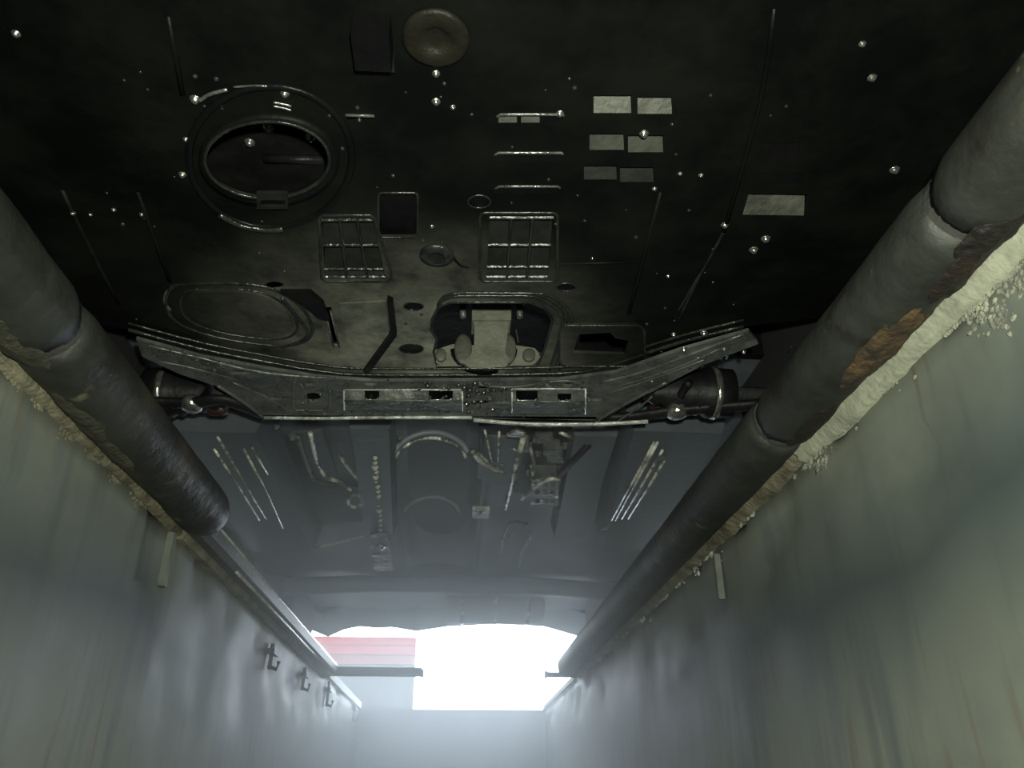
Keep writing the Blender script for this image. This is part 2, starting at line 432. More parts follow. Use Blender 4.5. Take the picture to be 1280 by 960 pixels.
def scale_patch(root, cx, cz, r, y0, y1, a0, a1, m, seed, h=0.004):
    '''flaking rust crust standing proud of a pipe, ragged where it runs out'''
    def fn(u, w):
        y = y0 + (y1 - y0) * u; a = math.radians(a0 + (a1 - a0) * w)
        edge = min(1.0, 4.5 * min(u, 1 - u)) * min(1.0, 3.5 * min(w, 1 - w) + 0.02)
        k = mnoise.noise(Vector((y * 16, a * 3.0, seed))) + 0.6 * mnoise.noise(Vector((y * 46, a * 8, seed + 3))) + 0.35 * mnoise.noise(Vector((y * 110, a * 17, seed)))
        rr_ = r - 0.004 + edge * 0.0065 + h * k * 0.8
        return (cx + rr_ * math.cos(a), y, cz + rr_ * math.sin(a))
    obj('rust_scale', *g_grid(fn, 60, 24), m, root, True)
def ypx(px, py, cx): return PX(px, py, cx).y
pr_ = bpy.data.objects['steel_pipe.001']; pl_ = bpy.data.objects['steel_pipe']
scale_patch(pr_, PRX, PRZ, PRR, ypx(1275, 215, PRX + 0.02), ypx(1140, 330, PRX + 0.01), -110, -30, 'crust_dark', 1)
scale_patch(pr_, PRX, PRZ, PRR, ypx(1150, 335, PRX + 0.01), ypx(1050, 450, PRX + 0.01), -120, -35, 'crust', 5)
scale_patch(pr_, PRX, PRZ, PRR, ypx(1040, 455, PRX + 0.01), ypx(985, 530, PRX + 0.01), -105, -40, 'crust_dark', 9, 0.0025)
scale_patch(pl_, PLX, PLZ, PLR, ypx(-40, 370, PLX), ypx(60, 450, PLX), -150, -70, 'crust_olive', 12, 0.003)
scale_patch(pl_, PLX, PLZ, PLR, ypx(70, 480, PLX), ypx(190, 590, PLX), -150, -75, 'crust_olive', 15, 0.003)
rl = empty('steel_rail', (XL + 0.03, YL, 0.0))
tag(rl, 'narrow worn steel rail continuing the left pipe towards the bright opening', 'rail')
rx, rz = XL + 0.030, 0.012
obj('rail_body', *g_prism([(rx - 0.028, rz - 0.012), (rx + 0.010, rz - 0.016), (rx + 0.022, rz - 0.006), (rx + 0.024, rz + 0.018), (rx + 0.012, rz + 0.030), (rx - 0.028, rz + 0.030)], 'y', YL + 0.004, YP), 'steel_dark', rl)
obj('rail_edge', *g_tube([(rx + 0.021, YL + 0.02, rz + 0.022), (rx + 0.021, YP, rz + 0.022)], 0.0045, 8), 'lip', rl, True)
obj('rail_edge', *g_tube([(rx + 0.012, YL + 0.30, rz - 0.014), (rx + 0.012, YP - 0.5, rz - 0.014)], 0.004, 8), 'lip', rl, True)
def fillet(name, x, sgn, cx, cz, r, y0, y1, m, label, drop, rough):
    """cement wedge bedding a pipe against the wall edge, ragged along its lower side"""
    n = int((y1 - y0) / 0.012)
    def fn(u, w):
        y = y0 + (y1 - y0) * u
        k = mnoise.noise(Vector((y * 5, 2 * sgn, 0))) + 0.5 * mnoise.noise(Vector((y * 19, 4, sgn))) + 0.35 * mnoise.noise(Vector((y * 55, 1, sgn)))
        dn = drop * (1 + rough * k)
        bot = Vector((x + sgn * 0.004, y, -dn))
        mid = Vector((x - sgn * 0.008, y, -dn + 0.004))
        an = math.radians(-40 if sgn > 0 else -140)
        top = Vector((cx + r * 0.96 * math.cos(an), y, cz + r * 0.96 * math.sin(an)))
        if w < 0.15: p = bot.lerp(mid, w / 0.15)
        else:
            t = (w - 0.15) / 0.85; p = mid.lerp(top, t)
        d = 0.0025 * mnoise.noise(Vector((y * 30, w * 4, 3))) + 0.004 * rough * mnoise.noise(Vector((y * 9, w * 2, 8)))
        return (p.x - sgn * d * (1 if 0.1 < w < 0.95 else 0), y, p.z)
    v, f = g_grid(fn, n, 9)
    k = len(v); W = 10
    v += [(cx + sgn * r * 0.5, y0, cz - r * 0.4), (x + sgn * 0.02, y0, 0.0), (cx + sgn * r * 0.5, y1, cz - r * 0.4), (x + sgn * 0.02, y1, 0.0)]
    f += [(k, k + 1, k + 3, k + 2)]
    o = obj(name, v, f, m, None, True)
    tag(o, label, 'cement', kind='structure'); return o
fillet('trim_1', XR, 1, PRX, PRZ, PRR, YF, PX(1012, 553, XR).y + 0.02, 'cement', 'pale cement strip bedding the right hand pipe', 0.013, 0.7)
fillet('trim_2', XR, 1, PRX, PRZ, PRR, PX(1012, 553, XR).y + 0.025, YP, 'cement_dirty', 'dirty cement edge under the far end of the right hand pipe', 0.009, 0.9)
fillet('trim_3', XL, -1, PLX, PLZ, PLR, YF, YL, 'cement_dirty', 'crumbling brown cement edge under the left hand pipe', 0.010, 0.9)

tb = obj('trim_4', *g_prism([(XL - 0.04, -0.014), (XL + 0.012, -0.016), (XL + 0.018, -0.004), (XL + 0.018, 0.004), (XL - 0.04, 0.004)], 'y', YL, YP), 'cement_dirty')
tag(tb, 'dirty cement bedding under the narrow left rail', 'cement', kind='structure')
def crumbs(name, spots, m, label, seed):
    rr = random.Random(seed); b = MB()
    for (x, y, z, s) in spots:
        bm = bmesh.new(); bmesh.ops.create_icosphere(bm, subdivisions=1, radius=s)
        for w in bm.verts: w.co = Vector((w.co.x * 0.6, w.co.y * rr.uniform(0.8, 1.5), w.co.z * rr.uniform(0.6, 1.1))) * rr.uniform(0.7, 1.25)
        b.add([w.co + Vector((x, y, z)) for w in bm.verts], [tuple(w.index for w in q.verts) for q in bm.faces]); bm.free()
    return tag(b.build(name, m), label, 'rubble', kind='stuff')
def wall_spots(pts, n, spread, smin, smax, x, seed):
    rr = random.Random(seed); out = []
    for px, py, w in pts:
        for k in range(int(n * w)):
            q = PX(px + rr.gauss(0, spread * w), py + rr.gauss(0, spread * w), x)
            out.append((x, q.y, min(q.z, -0.012), rr.uniform(smin, smax)))
    return out
crumbs('crumbled_plaster', wall_spots([(1258, 320, 1), (1235, 345, 1), (1215, 370, 1), (1250, 400, .7), (1185, 390, .5), (1110, 470, .8), (1060, 520, .5), (1270, 345, 1), (1225, 395, .7)], 75, 14, 0.001, 0.0042, XR, 1), 'rubble', 'crumbled plaster grains at the top of the right pit wall', 4)
crumbs('crumbled_plaster', wall_spots([(1020, 565, 1), (1008, 575, .8), (1025, 580, .6)], 34, 8, 0.002, 0.006, XR, 2), 'rubble', 'lump of broken plaster where the pale cement strip ends', 5)
crumbs('crumbled_plaster', wall_spots([(940, 635, .6), (925, 650, .4), (885, 690, 1), (868, 708, .8), (850, 725, .7), (830, 745, .9), (800, 775, 1), (780, 792, .4), (755, 818, 1), (735, 835, .5), (705, 862, .6)], 16, 5, 0.002, 0.0065, XR - 0.004, 9), 'glint_rubble', 'wet plaster lumps painted pale for glints along the far right pit edge', 14)
crumbs('crumbled_plaster', wall_spots([(20, 470, 1), (50, 500, 1), (85, 540, 1), (115, 565, 1), (145, 595, 1), (175, 625, 1)], 30, 6, 0.001, 0.0042, XL, 3), 'cement_dirty', 'brown crumbling plaster under the left hand pipe', 6)

# ---------------------------------------------------------------- far end of the pit
z_bar = 0.0
yb = YP + 0.03
bar = empty('steel_crossbar', (XL + 0.2, yb, 0.0))  # bar built as two ends, middle left out where glare hides it
tag(bar, 'left end of the dark steel crossbar, middle left out for glare', 'bar')
xe = PY(527, 838, yb).x
obj('flat_bar', *g_box(XL - 0.09, xe, yb, yb + 0.05, 0.004, 0.020), 'steel_dark', bar)
obj('end_plate', *g_box(xe, xe + 0.008, yb - 0.004, yb + 0.054, 0.000, 0.026), 'steel_dark', bar)
obj('rear_flange', *g_box(XL - 0.09, xe, yb + 0.05, yb + 0.056, 0.002, 0.040), 'steel_dark', bar)
st = empty('steel_crossbar', (XR, yb, 0.0))
tag(st, 'right end of the dark steel crossbar, middle left out for glare', 'bar')
xs = PY(684, 846, yb).x
obj('flat_bar', *g_box(xs, XR + 0.06, yb, yb + 0.05, 0.004, 0.020), 'steel_dark', st)
obj('end_plate', *g_box(xs - 0.008, xs, yb - 0.004, yb + 0.054, 0.000, 0.026), 'steel_dark', st)
cb = obj('kerb_left', *g_prism([(XL - 0.14, 0), (XL + 0.012, 0.0), (XL + 0.012, 0.035), (XL - 0.004, 0.045), (XL - 0.14, 0.045)], 'y', yb + 0.09, YE), 'curb')
struct(cb, 'pale kerb on the left pit edge beyond the crossbar', 'kerb')
cb = obj('kerb_right', *g_prism([(XR + 0.14, 0), (XR - 0.012, 0.0), (XR - 0.012, 0.02), (XR + 0.004, 0.03), (XR + 0.14, 0.03)], 'y', yb + 0.09, YE), 'curb')
struct(cb, 'pale kerb on the right pit edge beyond the crossbar', 'kerb')

# iron hooks in the pit walls
def hook(px, y0, y1, x, sgn, label, cross=True, name='wall_hook', w=0.010, m='steel_dark'):
    a, c = PX(px, y0, x), PX(px, y1, x); y = (a.y + c.y) / 2
    root = empty(name, (x, y, c.z)); tag(root, label, 'hook' if cross else 'strap', 'iron hooks on the pit walls' if cross else None)
    xi = x - sgn * 0.004
    obj('upright', *g_box(min(xi, xi - sgn * 0.012), max(xi, xi - sgn * 0.012), y - w / 2, y + w / 2, c.z, a.z), m, root)
    if cross:
        zc = a.z + (c.z - a.z) * 0.35
        obj('cross_piece', *g_box(min(xi, xi - sgn * 0.02), max(xi, xi - sgn * 0.02), y - 0.035, y + 0.035, zc - 0.007, zc + 0.007), 'steel_dark', root)
        obj('hook_tip', *g_tube([(xi, y, c.z + 0.01), (xi - sgn * 0.025, y, c.z), (xi - sgn * 0.03, y, c.z + 0.022)], 0.006, 8), 'steel_dark', root)
    obj('anchor_bolt', *g_lathe([(0.007, 0), (0.008, 0.006), (0.004, 0.010)], 8, (xi, y, a.z - 0.012), 'x'), 'steel_dark', root)
hook(335, 803, 838, XL, -1, 'iron hook on the left wall, nearest of the four in a row')
hook(376, 833, 864, XL, -1, 'iron hook on the left wall, second of the four in a row')
hook(407, 850, 884, XL, -1, 'iron hook on the left wall, third of the four in a row')
hook(440, 878, 902, XL, -1, 'iron hook on the left wall, farthest of the four by the end wall')
hook(202, 660, 738, XL, -1, 'flat iron strap on the left wall just under the pipe', False, 'wall_strap', 0.016, 'strap')
hook(905, 690, 752, XR, 1, 'thin iron strap on the right wall below the cement edge', False, 'wall_strap', 0.008, 'strap')

# ================================================================ THE CAR
car = empty('car', (-0.03, 1.4, 0.0))
tag(car, 'underside of a dark car parked over the inspection pit, wet black plastic and steel', 'car')

# ---- splash shield with its openings (traced at its real height)
holes_px = {}
holes_px['oval'] = ell(334, 200, 77, 47, 28)
def row(x0, x1, y0, y1, n, gap=3):
    w = (x1 - x0 - gap * (n - 1)) / n
    return [quad(x0 + k * (w + gap), y0, x0 + k * (w + gap) + w, y1) for k in range(n)]
slot_rows = [row(623, 703, 143, 154, 3, 5), row(620, 702, 191, 201, 3, 4), row(621, 698, 233, 241, 2, 4)]
gridC = [(612, 272), (692, 272), (684, 346), (608, 346)]
gridL = [(402, 275), (466, 275), (482, 346), (406, 346)]
vanes_px = [quad(742, 119, 789, 142), quad(797, 121, 840, 143), quad(737, 167, 780, 188), quad(785, 169, 829, 191), quad(730, 207, 771, 225), quad(775, 209, 817, 228),
            [(936, 242), (1010, 243), (1005, 270), (928, 269)], quad(952, 178, 1000, 197), quad(944, 217, 1004, 232)]
mount_hole = [(540, 399), (548, 384), (562, 378), (662, 378), (682, 386), (691, 400), (681, 436), (672, 459), (546, 459), (542, 440), (546, 424), (539, 414)]
window_hole = [(716, 441), (724, 418), (762, 416), (770, 423), (786, 426), (780, 443)]
flap_hole = rrect(474, 242, 521, 296, 4, 2)
small = [ell(517, 383, 12, 5, 12), ell(514, 436, 15, 6, 12), ell(599, 252, 14, 8, 12), ell(708, 359, 12, 5, 12), ell(343, 357, 12, 5, 12)]
slotL = [quad(433, 144, 467, 152)]
slant = [[(406, 384), (414, 384), (424, 432), (417, 432)]]
back_px = [(60, 396), (160, 412), (250, 436), (330, 452), (400, 464), (470, 469), (700, 467), (760, 456), (850, 428), (930, 408), (1040, 396)]
back = Pxy(back_px, ZS)
outline = [(-0.80, -0.25), (0.76, -0.25), (0.76, back[-1][1] + 0.0), back[-1]] + back[::-1][1:] + [(-0.80, back[0][1])]
hl = [Pxy(h, ZS) for h in [holes_px['oval'], gridC, gridL, mount_hole, window_hole, flap_hole] + small + slotL + slant + [q for r_ in slot_rows for q in r_] + vanes_px]
shield = obj('splash_shield', *g_plate(outline, hl, ZS, 0.004), 'shield', car)
shield['label'] = 'black plastic splash shield with oval hole, vents and slots'

def ridge(pts_px, r, z=ZS, m='shield_rib', parent=shield, closed=False, name='rib', sub=4, squash=0.8):
    pts = Pl(pts_px, z)
    if sub > 1 and not closed: pts = smooth_path(pts, sub)
    return obj(name, *g_tube(pts, r, 8, closed, squash), m, parent, True)
# oval opening: stepped rims
def ring(px, r, name='rim', m='shield_rib', z=ZS, parent=shield): return ridge(px, r, z, m, parent, True, name)
def g_band(inner, outer, z0, z1):
    n = len(inner); v = [(*a, z0) for a in inner] + [(*a, z1) for a in outer]
    v += [(*a, z0 + 0.004) for a in inner] + [(*a, z1 + 0.004) for a in outer]
    f = []
    for i in range(n):
        j = (i + 1) % n
        f += [(i, j, n + j, n + i), (2 * n + i, 3 * n + i, 3 * n + j, 2 * n + j), (i, 2 * n + i, 2 * n + j, j), (n + i, n + j, 3 * n + j, 3 * n + i)]
    return v, f
obj('rim', *g_band(Pxy(ell(334, 200, 77, 47, 40), ZS - 0.012), Pxy(ell(336, 202, 90, 60, 40), ZS), ZS - 0.010, ZS + 0.001), 'shield', shield, True)
ring(ell(334, 200, 78, 48, 40), 0.0022, z=ZS - 0.010)
ring(ell(338, 196, 102, 88, 48), 0.0045, m='rubber')
ridge([(248, 127), (262, 118), (284, 112)], 0.0022, ZS - 0.004, 'bolt', name='rim'); ridge([(292, 109), (318, 107), (334, 108)], 0.0014, ZS - 0.004, 'bolt', name='rim')  # bright arcs added as glints on the outer ring
ridge([(342, 128), (354, 130), (364, 133)], 0.0014, ZS - 0.002, 'bolt', name='rim'); ridge([(342, 133), (354, 135), (364, 138)], 0.0014, ZS - 0.002, 'bolt', name='rim')  # second pair of added glint arcs
obj('rim', *g_tube(smooth_path(Pl([(274, 268), (300, 281), (330, 287), (354, 286)], ZS - 0.002), 5), 0.0045, 8), 'shield_rib', shield, True)
b = MB(); b.add(*g_plate(Pxy(quad(321, 240, 360, 260), ZS - 0.012), [Pxy(quad(326, 249, 357, 257), ZS - 0.012)], ZS - 0.014, 0.004)); b.build('tab', 'vane_dark', shield)
# vents: slats and bars are single pieces
def vane(q, m, lift=0.016):
    """inclined vane inside an opening, leaning towards the front of the car"""
    a, b_, c, d = [Vector((*p, 0)) for p in Pxy(q, ZS)]
    e = 0.0
    lo = [a + Vector((0, 0, ZS + lift)), b_ + Vector((0, 0, ZS + lift)), c + Vector((0, 0, ZS + 0.001)), d + Vector((0, 0, ZS + 0.001))]
    up = [p + Vector((0, 0.003, 0.004)) for p in lo]
    return obj('slat', [tuple(p) for p in lo + up], [(0, 1, 2, 3), (7, 6, 5, 4), (0, 4, 5, 1), (1, 5, 6, 2), (2, 6, 7, 3), (3, 7, 4, 0)], m, shield)
for k, q in enumerate(vanes_px): vane(q, 'vane' if k in (0, 1, 6) else ('vane_mid' if k in (2, 3) else ('vane_dark' if k in (4, 5) else 'rubber')), 0.020 if k < 7 else 0.004)  # slat colours stepped darker, row by row
for k, r_ in enumerate(slot_rows):
    for j, q in enumerate(r_): vane(q, 'vane_mid' if (k == 0 and j < 2) else 'rubber', 0.012 if (k == 0 and j < 2) else 0.003)
    x0, y0 = r_[0][0]; x1 = r_[-1][1][0]
    ridge([(x0 - 2, y0 + 3), (x0 + 3, y0), (x1, y0), (x1 + 2, y0 + 2)], 0.0018, sub=1, m='bolt')
ridge([(432, 144), (468, 145)], 0.002, sub=1, m='bolt')
def grid_vent(q, rows_, cols, m):
    (ax, ay), (bx_, by), (cx, cy), (dx, dy) = q
    for i in range(len(rows_) - 1):
        t0, t1 = rows_[i], rows_[i + 1]
        def at(s, t): return (ax + (bx_ - ax) * s + ((dx + (cx - dx) * s) - (ax + (bx_ - ax) * s)) * t, ay + (dy - ay) * t)
        t0b = t0 + (t1 - t0) * 0.26
        vane([at(0, t0b), at(1, t0b), at(1, t1), at(0, t1)], m, 0.014)
        obj('bar', *g_tube(Pl([at(0, t0), at(1, t0)], ZS), 0.0024, 6), 'shield_rib', shield)
    obj('bar', *g_tube(Pl([at(0, 1), at(1, 1)], ZS), 0.0026, 6), 'shield_rib', shield)
    for c in cols:
        obj('bar', *g_tube(Pl([at(c, 0), at(c, 1)], ZS - 0.001), 0.0022, 6), 'shield_rib', shield)
grid_vent(gridC, [0, 0.46, 0.83, 1.0], [0.34, 0.67], 'vane_dark')
grid_vent(gridL, [0, 0.44, 0.86, 1.0], [0.36, 0.70], 'vane_dark')
ring(rrect(600, 266, 697, 352, 6), 0.0022)
ring([(399, 272), (403, 269), (462, 269), (468, 272), (488, 338), (489, 348), (485, 352), (407, 352), (402, 348)], 0.0022)
# mount opening lips: three nested curved ridges
lip = [(548, 384), (556, 374), (575, 370), (630, 370), (668, 371), (690, 381), (703, 396), (701, 418), (694, 442), (688, 462)]
for k, (d, r) in enumerate(((0, 0.0030), (6, 0.0022), (12, 0.0030))):
    pts = [(x + d * (0.9 if x > 640 else 0.0), y - d * 0.28 * (1 if y < 400 else 0.2)) for x, y in lip]
    ridge(pts, r, ZS - 0.003 + 0.001 * k, m='shield_rib', name='lip')
ring([(x, y) for x, y in mount_hole], 0.0022, 'lip', 'shield_rib')
# right window frame
pf = Pxy(rrect(699, 407, 806, 458, 9), ZS - 0.006)
obj('window_frame', *g_plate(pf, [Pxy(window_hole, ZS - 0.006)], ZS - 0.006, 0.005), 'shield', shield)
ring(rrect(699, 407, 806, 458, 9), 0.0020, z=ZS - 0.006)
# flap inside the rectangular opening
obj('flap', *g_plate(Pxy(rrect(472, 240, 523, 298, 4, 2), ZS + 0.012), [], ZS + 0.010, 0.004), 'rubber', shield)
ring(rrect(473, 241, 522, 297, 4, 2), 0.0018)
# plugs in round holes
for cx, cy, rx, ry, m in ((517, 383, 12, 5, 'rubber'), (514, 436, 15, 6, 'vane_dark'), (599, 252, 14, 8, 'rubber'), (708, 359, 12, 5, 'rubber')):
    c = P(cx, cy, ZS); r = (P(cx + rx, cy, ZS) - c).length
    obj('plug', *g_lathe([(r * 0.98, 0.004), (r * 0.98, 0.0015), (r * 0.7, 0.000), (r * 0.35, -0.002)], 16, c), m, shield, True)
    ring(ell(cx, cy, rx, ry, 16), 0.0013)
c = P(546, 318, ZS); obj('drain_plug', *g_lathe([(0.024, 0.001), (0.024, -0.004), (0.012, -0.006), (0.010, -0.003)], 20, c), 'shield_rib', shield, True)
ridge([(556, 312), (566, 322), (576, 332), (586, 334)], [0.003, 0.006, 0.007, 0.005, 0.003, 0.002, 0.002, 0.002, 0.002, 0.002, 0.002, 0.002, 0.001], m='rubber', name='wire_end')
# left stadium-shaped emboss
def stad(s): return [(298 + (x - 298) * s, 392 + (y - 392) * s) for x, y in
    [(212, 362), (225, 356), (290, 354), (340, 361), (375, 382), (390, 408), (385, 424), (360, 432), (320, 430), (272, 422), (235, 410), (214, 396), (207, 378)]]
def closed_smooth(p, n=4):
    p3 = [(a, b, 0) for a, b in p]; q = smooth_path([p3[-1]] + p3 + [p3[0], p3[1]], n)[n:-n - 1 + 0]
    return [(w.x, w.y) for w in q]
ring(closed_smooth(stad(1.0)), 0.0030, 'rib'); ring(closed_smooth(stad(0.80)), 0.0022, 'rib')
obj('panel', *g_plate(Pxy(closed_smooth(stad(0.72)), ZS - 0.004), [], ZS - 0.004, 0.003), 'shield', shield)
ridge([(213, 388), (206, 378), (208, 366), (218, 357)], 0.0026, m='subframe'); ridge([(258, 362), (264, 404)], 0.002, sub=1); ridge([(246, 360), (248, 380)], 0.002, sub=1)
ridge([(315, 362), (352, 415)], 0.0032, sub=1); ridge([(352, 372), (382, 410), (380, 424), (352, 434)], 0.003)
# dark deflector beside the emboss, slanted slot edges, angled step
obj('deflector', *g_plate(Pxy([(350, 366), (388, 366), (404, 380), (412, 402), (398, 398), (378, 382)], ZS - 0.008), [], ZS - 0.008, 0.007), 'rubber', shield)
ridge([(405, 382), (417, 434)], 0.0016, sub=1, m='bolt'); ridge([(413, 388), (424, 434)], 0.0016, sub=1, m='bolt')
obj('step', *g_plate(Pxy([(484, 375), (491, 378), (496, 420), (462, 466), (454, 466), (488, 418)], ZS - 0.010), [], ZS - 0.010, 0.009), 'rubber', shield)
obj('panel', *g_plate(Pxy([(424, 380), (482, 377), (486, 417), (455, 460), (436, 458)], ZS - 0.004), [], ZS - 0.004, 0.003), 'shield', shield)
# long ribs on the tray
for pts, r, m in (([(78, 238), (100, 285), (148, 380)], 0.0025, 'vane_dark'), ([(172, 240), (212, 352)], 0.0030, 'shield'), ([(826, 240), (786, 392)], 0.0030, 'shield'),
                  ([(907, 285), (884, 328), (838, 404)], 0.0022, 'shield_rib'), ([(896, 306), (874, 346), (846, 404)], 0.0018, 'shield_rib'), ([(210, 20), (228, 118)], 0.003, 'shield'), ([(968, 10), (950, 130), (905, 290)], 0.003, 'shield'),
                  ([(700, 330), (800, 328)], 0.002, 'shield')):
    ridge(pts, r, m=m, sub=2)
# rear turned-down lip
for d, r in ((0, 0.0040), (-8, 0.0026)):
    ridge([(x, y + d) for x, y in back_px[1:-1]], r, ZS - 0.004, 'shield_rib', name='rear_lip', sub=3)
# parts near the front: rubber buffer, oily disc
c = P(467, 36, ZS)
obj('buffer', *g_box(c.x - 0.018, c.x + 0.018, c.y - 0.018, c.y + 0.026, ZS - 0.030, ZS + 0.002), 'rubber', shield)
obj('buffer_clip', *g_box(c.x - 0.019, c.x + 0.019, c.y + 0.026, c.y + 0.042, ZS - 0.012, ZS + 0.002), 'vane_dark', shield)
c = P(545, 46, ZS)
dk = obj('access_cap', *g_lathe([(0.034, 0.001), (0.034, -0.004), (0.030, -0.006), (0.016, -0.006), (0.014, -0.003), (0.006, -0.003)], 26, c), 'disc', shield, True)

# ---- bolts and hanging water drops: alike pieces share mesh data
def proto(v, f, m, name):
    me = bpy.data.meshes.new(name); me.from_pydata([tuple(q) for q in v], [], f); me.materials.append(M[m])
    for p in me.polygons: p.use_smooth = True
    return me
bolt_me = proto(*g_lathe([(0.0075, 0.001), (0.0075, -0.0012), (0.005, -0.0015), (0.0048, -0.0055), (0.002, -0.0068)], 8), 'bolt', 'bolt')
drop_me = proto(*g_lathe([(0.0034, 0.0004), (0.0032, -0.0012), (0.0022, -0.0026), (0.0008, -0.0033)], 8), 'droplet', 'water_drop')
bead_me = proto(*g_lathe([(0.0062, 0.002), (0.007, -0.001), (0.005, -0.005), (0.002, -0.0068)], 8), 'bead', 'glint_bead')
def inst(name, me, p, parent, s=1.0):
    o = bpy.data.objects.new(name, me); col.objects.link(o); o.parent = parent; o.location = Vector(p) - world_loc(parent); o.scale = (s, s, s); return o
for a, b_, s in ((228, 218, .9), (232, 174, .6), (545, 92, .8), (545, 127, .9), (566, 134, .6), (700, 142, .8), (805, 167, 1.0), (818, 236, .6), (850, 217, .6), (876, 219, .6), (906, 281, 1.0), (942, 312, 1.2), (957, 298, 1.2),
                (1090, 97, .9), (1118, 212, 1.1), (1078, 55, .7), (244, 124, 1.1), (356, 117, .9), (91, 266, .7), (142, 262, .6), (177, 268, .6), (540, 283, .6), (835, 345, .6), (842, 418, .8), (322, 417, .7), (392, 372, .8), (20, 42, .8), (113, 268, .5)):
    inst('bolt', bolt_me, P(a, b_, ZS), shield, s * 0.75)
def in_hole(x, y):
    if not (1.0 < ((x - 338) / 30.0) ** 2 + ((y - 200) / 20.0) ** 2) or ((x - 334) / 80) ** 2 + ((y - 200) / 50) ** 2 < 1: return True
    if 205 < x < 420 and 350 < y < 470 and R3.random() < 0.5: return True
    for poly in [gridC, gridL, mount_hole, window_hole, flap_hole] + small + vanes_px:
        xs1 = [q[0] for q in poly]; ys1 = [q[1] for q in poly]
        if min(xs1) - 3 < x < max(xs1) + 3 and min(ys1) - 3 < y < max(ys1) + 3: return True
    return False
for k in range(90):
    a, b_ = R3.uniform(130, 1000), R3.uniform(90, 450)
    if in_hole(a, b_): continue
    inst('water_drop', drop_me, P(a, b_, ZS + 0.0002), shield, R3.uniform(0.4, 0.9))

# ---- engine bits seen through the openings
eng = obj('engine_sump', *g_prism([(-0.42, 0.52), (-0.42, 0.34), (-0.36, 0.30), (0.02, 0.30), (0.08, 0.34), (0.08, 0.52)], 'y', 0.35, 0.95), 'engine', car)
for a, b_ in ((312, 178), (388, 172), (335, 160)):
    inst('sump_bolt', bolt_me, P(a, b_, 0.296), eng, 0.9)
obj('sump_rib', *g_tube(Pl([(330, 198), (410, 200)], 0.296), 0.006, 8), 'engine', eng, True)
gb = obj('gearbox', *g_prism([(0.0, 0.55), (0.02, 0.36), (0.10, 0.30), (0.40, 0.30), (0.46, 0.36), (0.46, 0.55)], 'y', 0.55, 1.15), 'engine', car)

# ---- engine mount in the central opening
mt = empty('engine_mount', (0, 0, 0)); mt.parent = car
mt.location = P(612, 440, ZS + 0.01) - world_loc(car)
mt['label'] = 'tan cast metal engine mount arm with two bolts'
zm = ZS + 0.012
YM = P(612, 462, ZS).y
def upright(name, poly, y, th, m, smooth=False):
    '''casting with its flat face towards the front of the car'''
    a_ = [tuple(PY(x_, y_, y)) for x_, y_ in poly]; n_ = len(a_)
    v_ = a_ + [(p[0], p[1] + th, p[2]) for p in a_]
    return obj(name, v_, [tuple(range(n_)), tuple(range(n_, 2 * n_))] + [(i, (i + 1) % n_, (i + 1) % n_ + n_, i + n_) for i in range(n_)], m, mt, smooth)
def disc(name, cx, cy, rx, ry, y, th, m):
    '''domed round piece facing the front of the car'''
    v_ = []; f_ = []; rings = [(1.0, 0.0), (1.0, -th), (0.8, -th * 1.25), (0.3, -th * 1.4)]
    for sc_, dy in rings:
        for q in ell(cx, cy, rx * sc_, ry * sc_, 18):
            p = PY(q[0], q[1], y); v_.append((p.x, p.y + dy, p.z))
    for i in range(3):
        for k in range(18): f_.append((i * 18 + k, i * 18 + (k + 1) % 18, (i + 1) * 18 + (k + 1) % 18, (i + 1) * 18 + k))
    f_.append(tuple(range(54, 72))); f_.append(tuple(range(18)))
    return obj(name, v_, f_, m, mt, True)
upright('wing', [(542, 438), (566, 430), (600, 432), (600, 460), (566, 461), (546, 454), (541, 446)], YM, 0.012, 'cast')
upright('wing', [(673, 440), (668, 435), (642, 431), (620, 432), (620, 460), (645, 461), (668, 455), (675, 447)], YM, 0.012, 'cast')
cres = [(565, 436)] + [(605 + 42 * math.cos(t), 436 + 29 * math.sin(t)) for t in [math.pi * (1 - k / 14) for k in range(15)]] + [(642, 436)] + [(605 + 34 * math.cos(t), 434 + 24 * math.sin(t)) for t in [math.pi * k / 14 for k in range(15)]]
upright('bushing_rubber', cres, YM - 0.006, 0.012, 'rubber')
disc('bushing_sleeve', 579, 438, 11, 19, YM - 0.004, 0.006, 'sleeve')
disc('bushing_sleeve', 634, 438, 11, 19, YM - 0.004, 0.006, 'sleeve')
upright('arm', [(592, 398), (637, 398), (634, 420), (631, 440), (637, 451), (632, 459), (612, 460), (586, 459), (579, 453), (586, 447), (592, 438), (593, 420)], YM - 0.014, 0.030, 'cast')
upright('arm_block', [(590, 379), (639, 379), (639, 400), (590, 400)], YM - 0.020, 0.050, 'cast')
disc('bolt', 551, 445, 7, 8, YM - 0.001, 0.005, 'sleeve'); disc('bolt', 661, 445, 8, 8, YM - 0.001, 0.005, 'sleeve')
for x_ in (578, 649): obj('stud', *g_tube([PY(x_, 378, YM - 0.01), PY(x_ + 1, 397, YM - 0.01)], 0.006, 8), 'subframe', mt, True)
obj('backing_plate', *g_plate(Pxy([(505, 378), (725, 378), (725, 445), (505, 445)], zm + 0.13), [], zm + 0.13, 0.004), 'engine', mt)
obj('clip', *g_tube([PY(645, 412, YM - 0.01), PY(648, 428, YM - 0.01)], 0.0012, 6), 'bolt', mt)

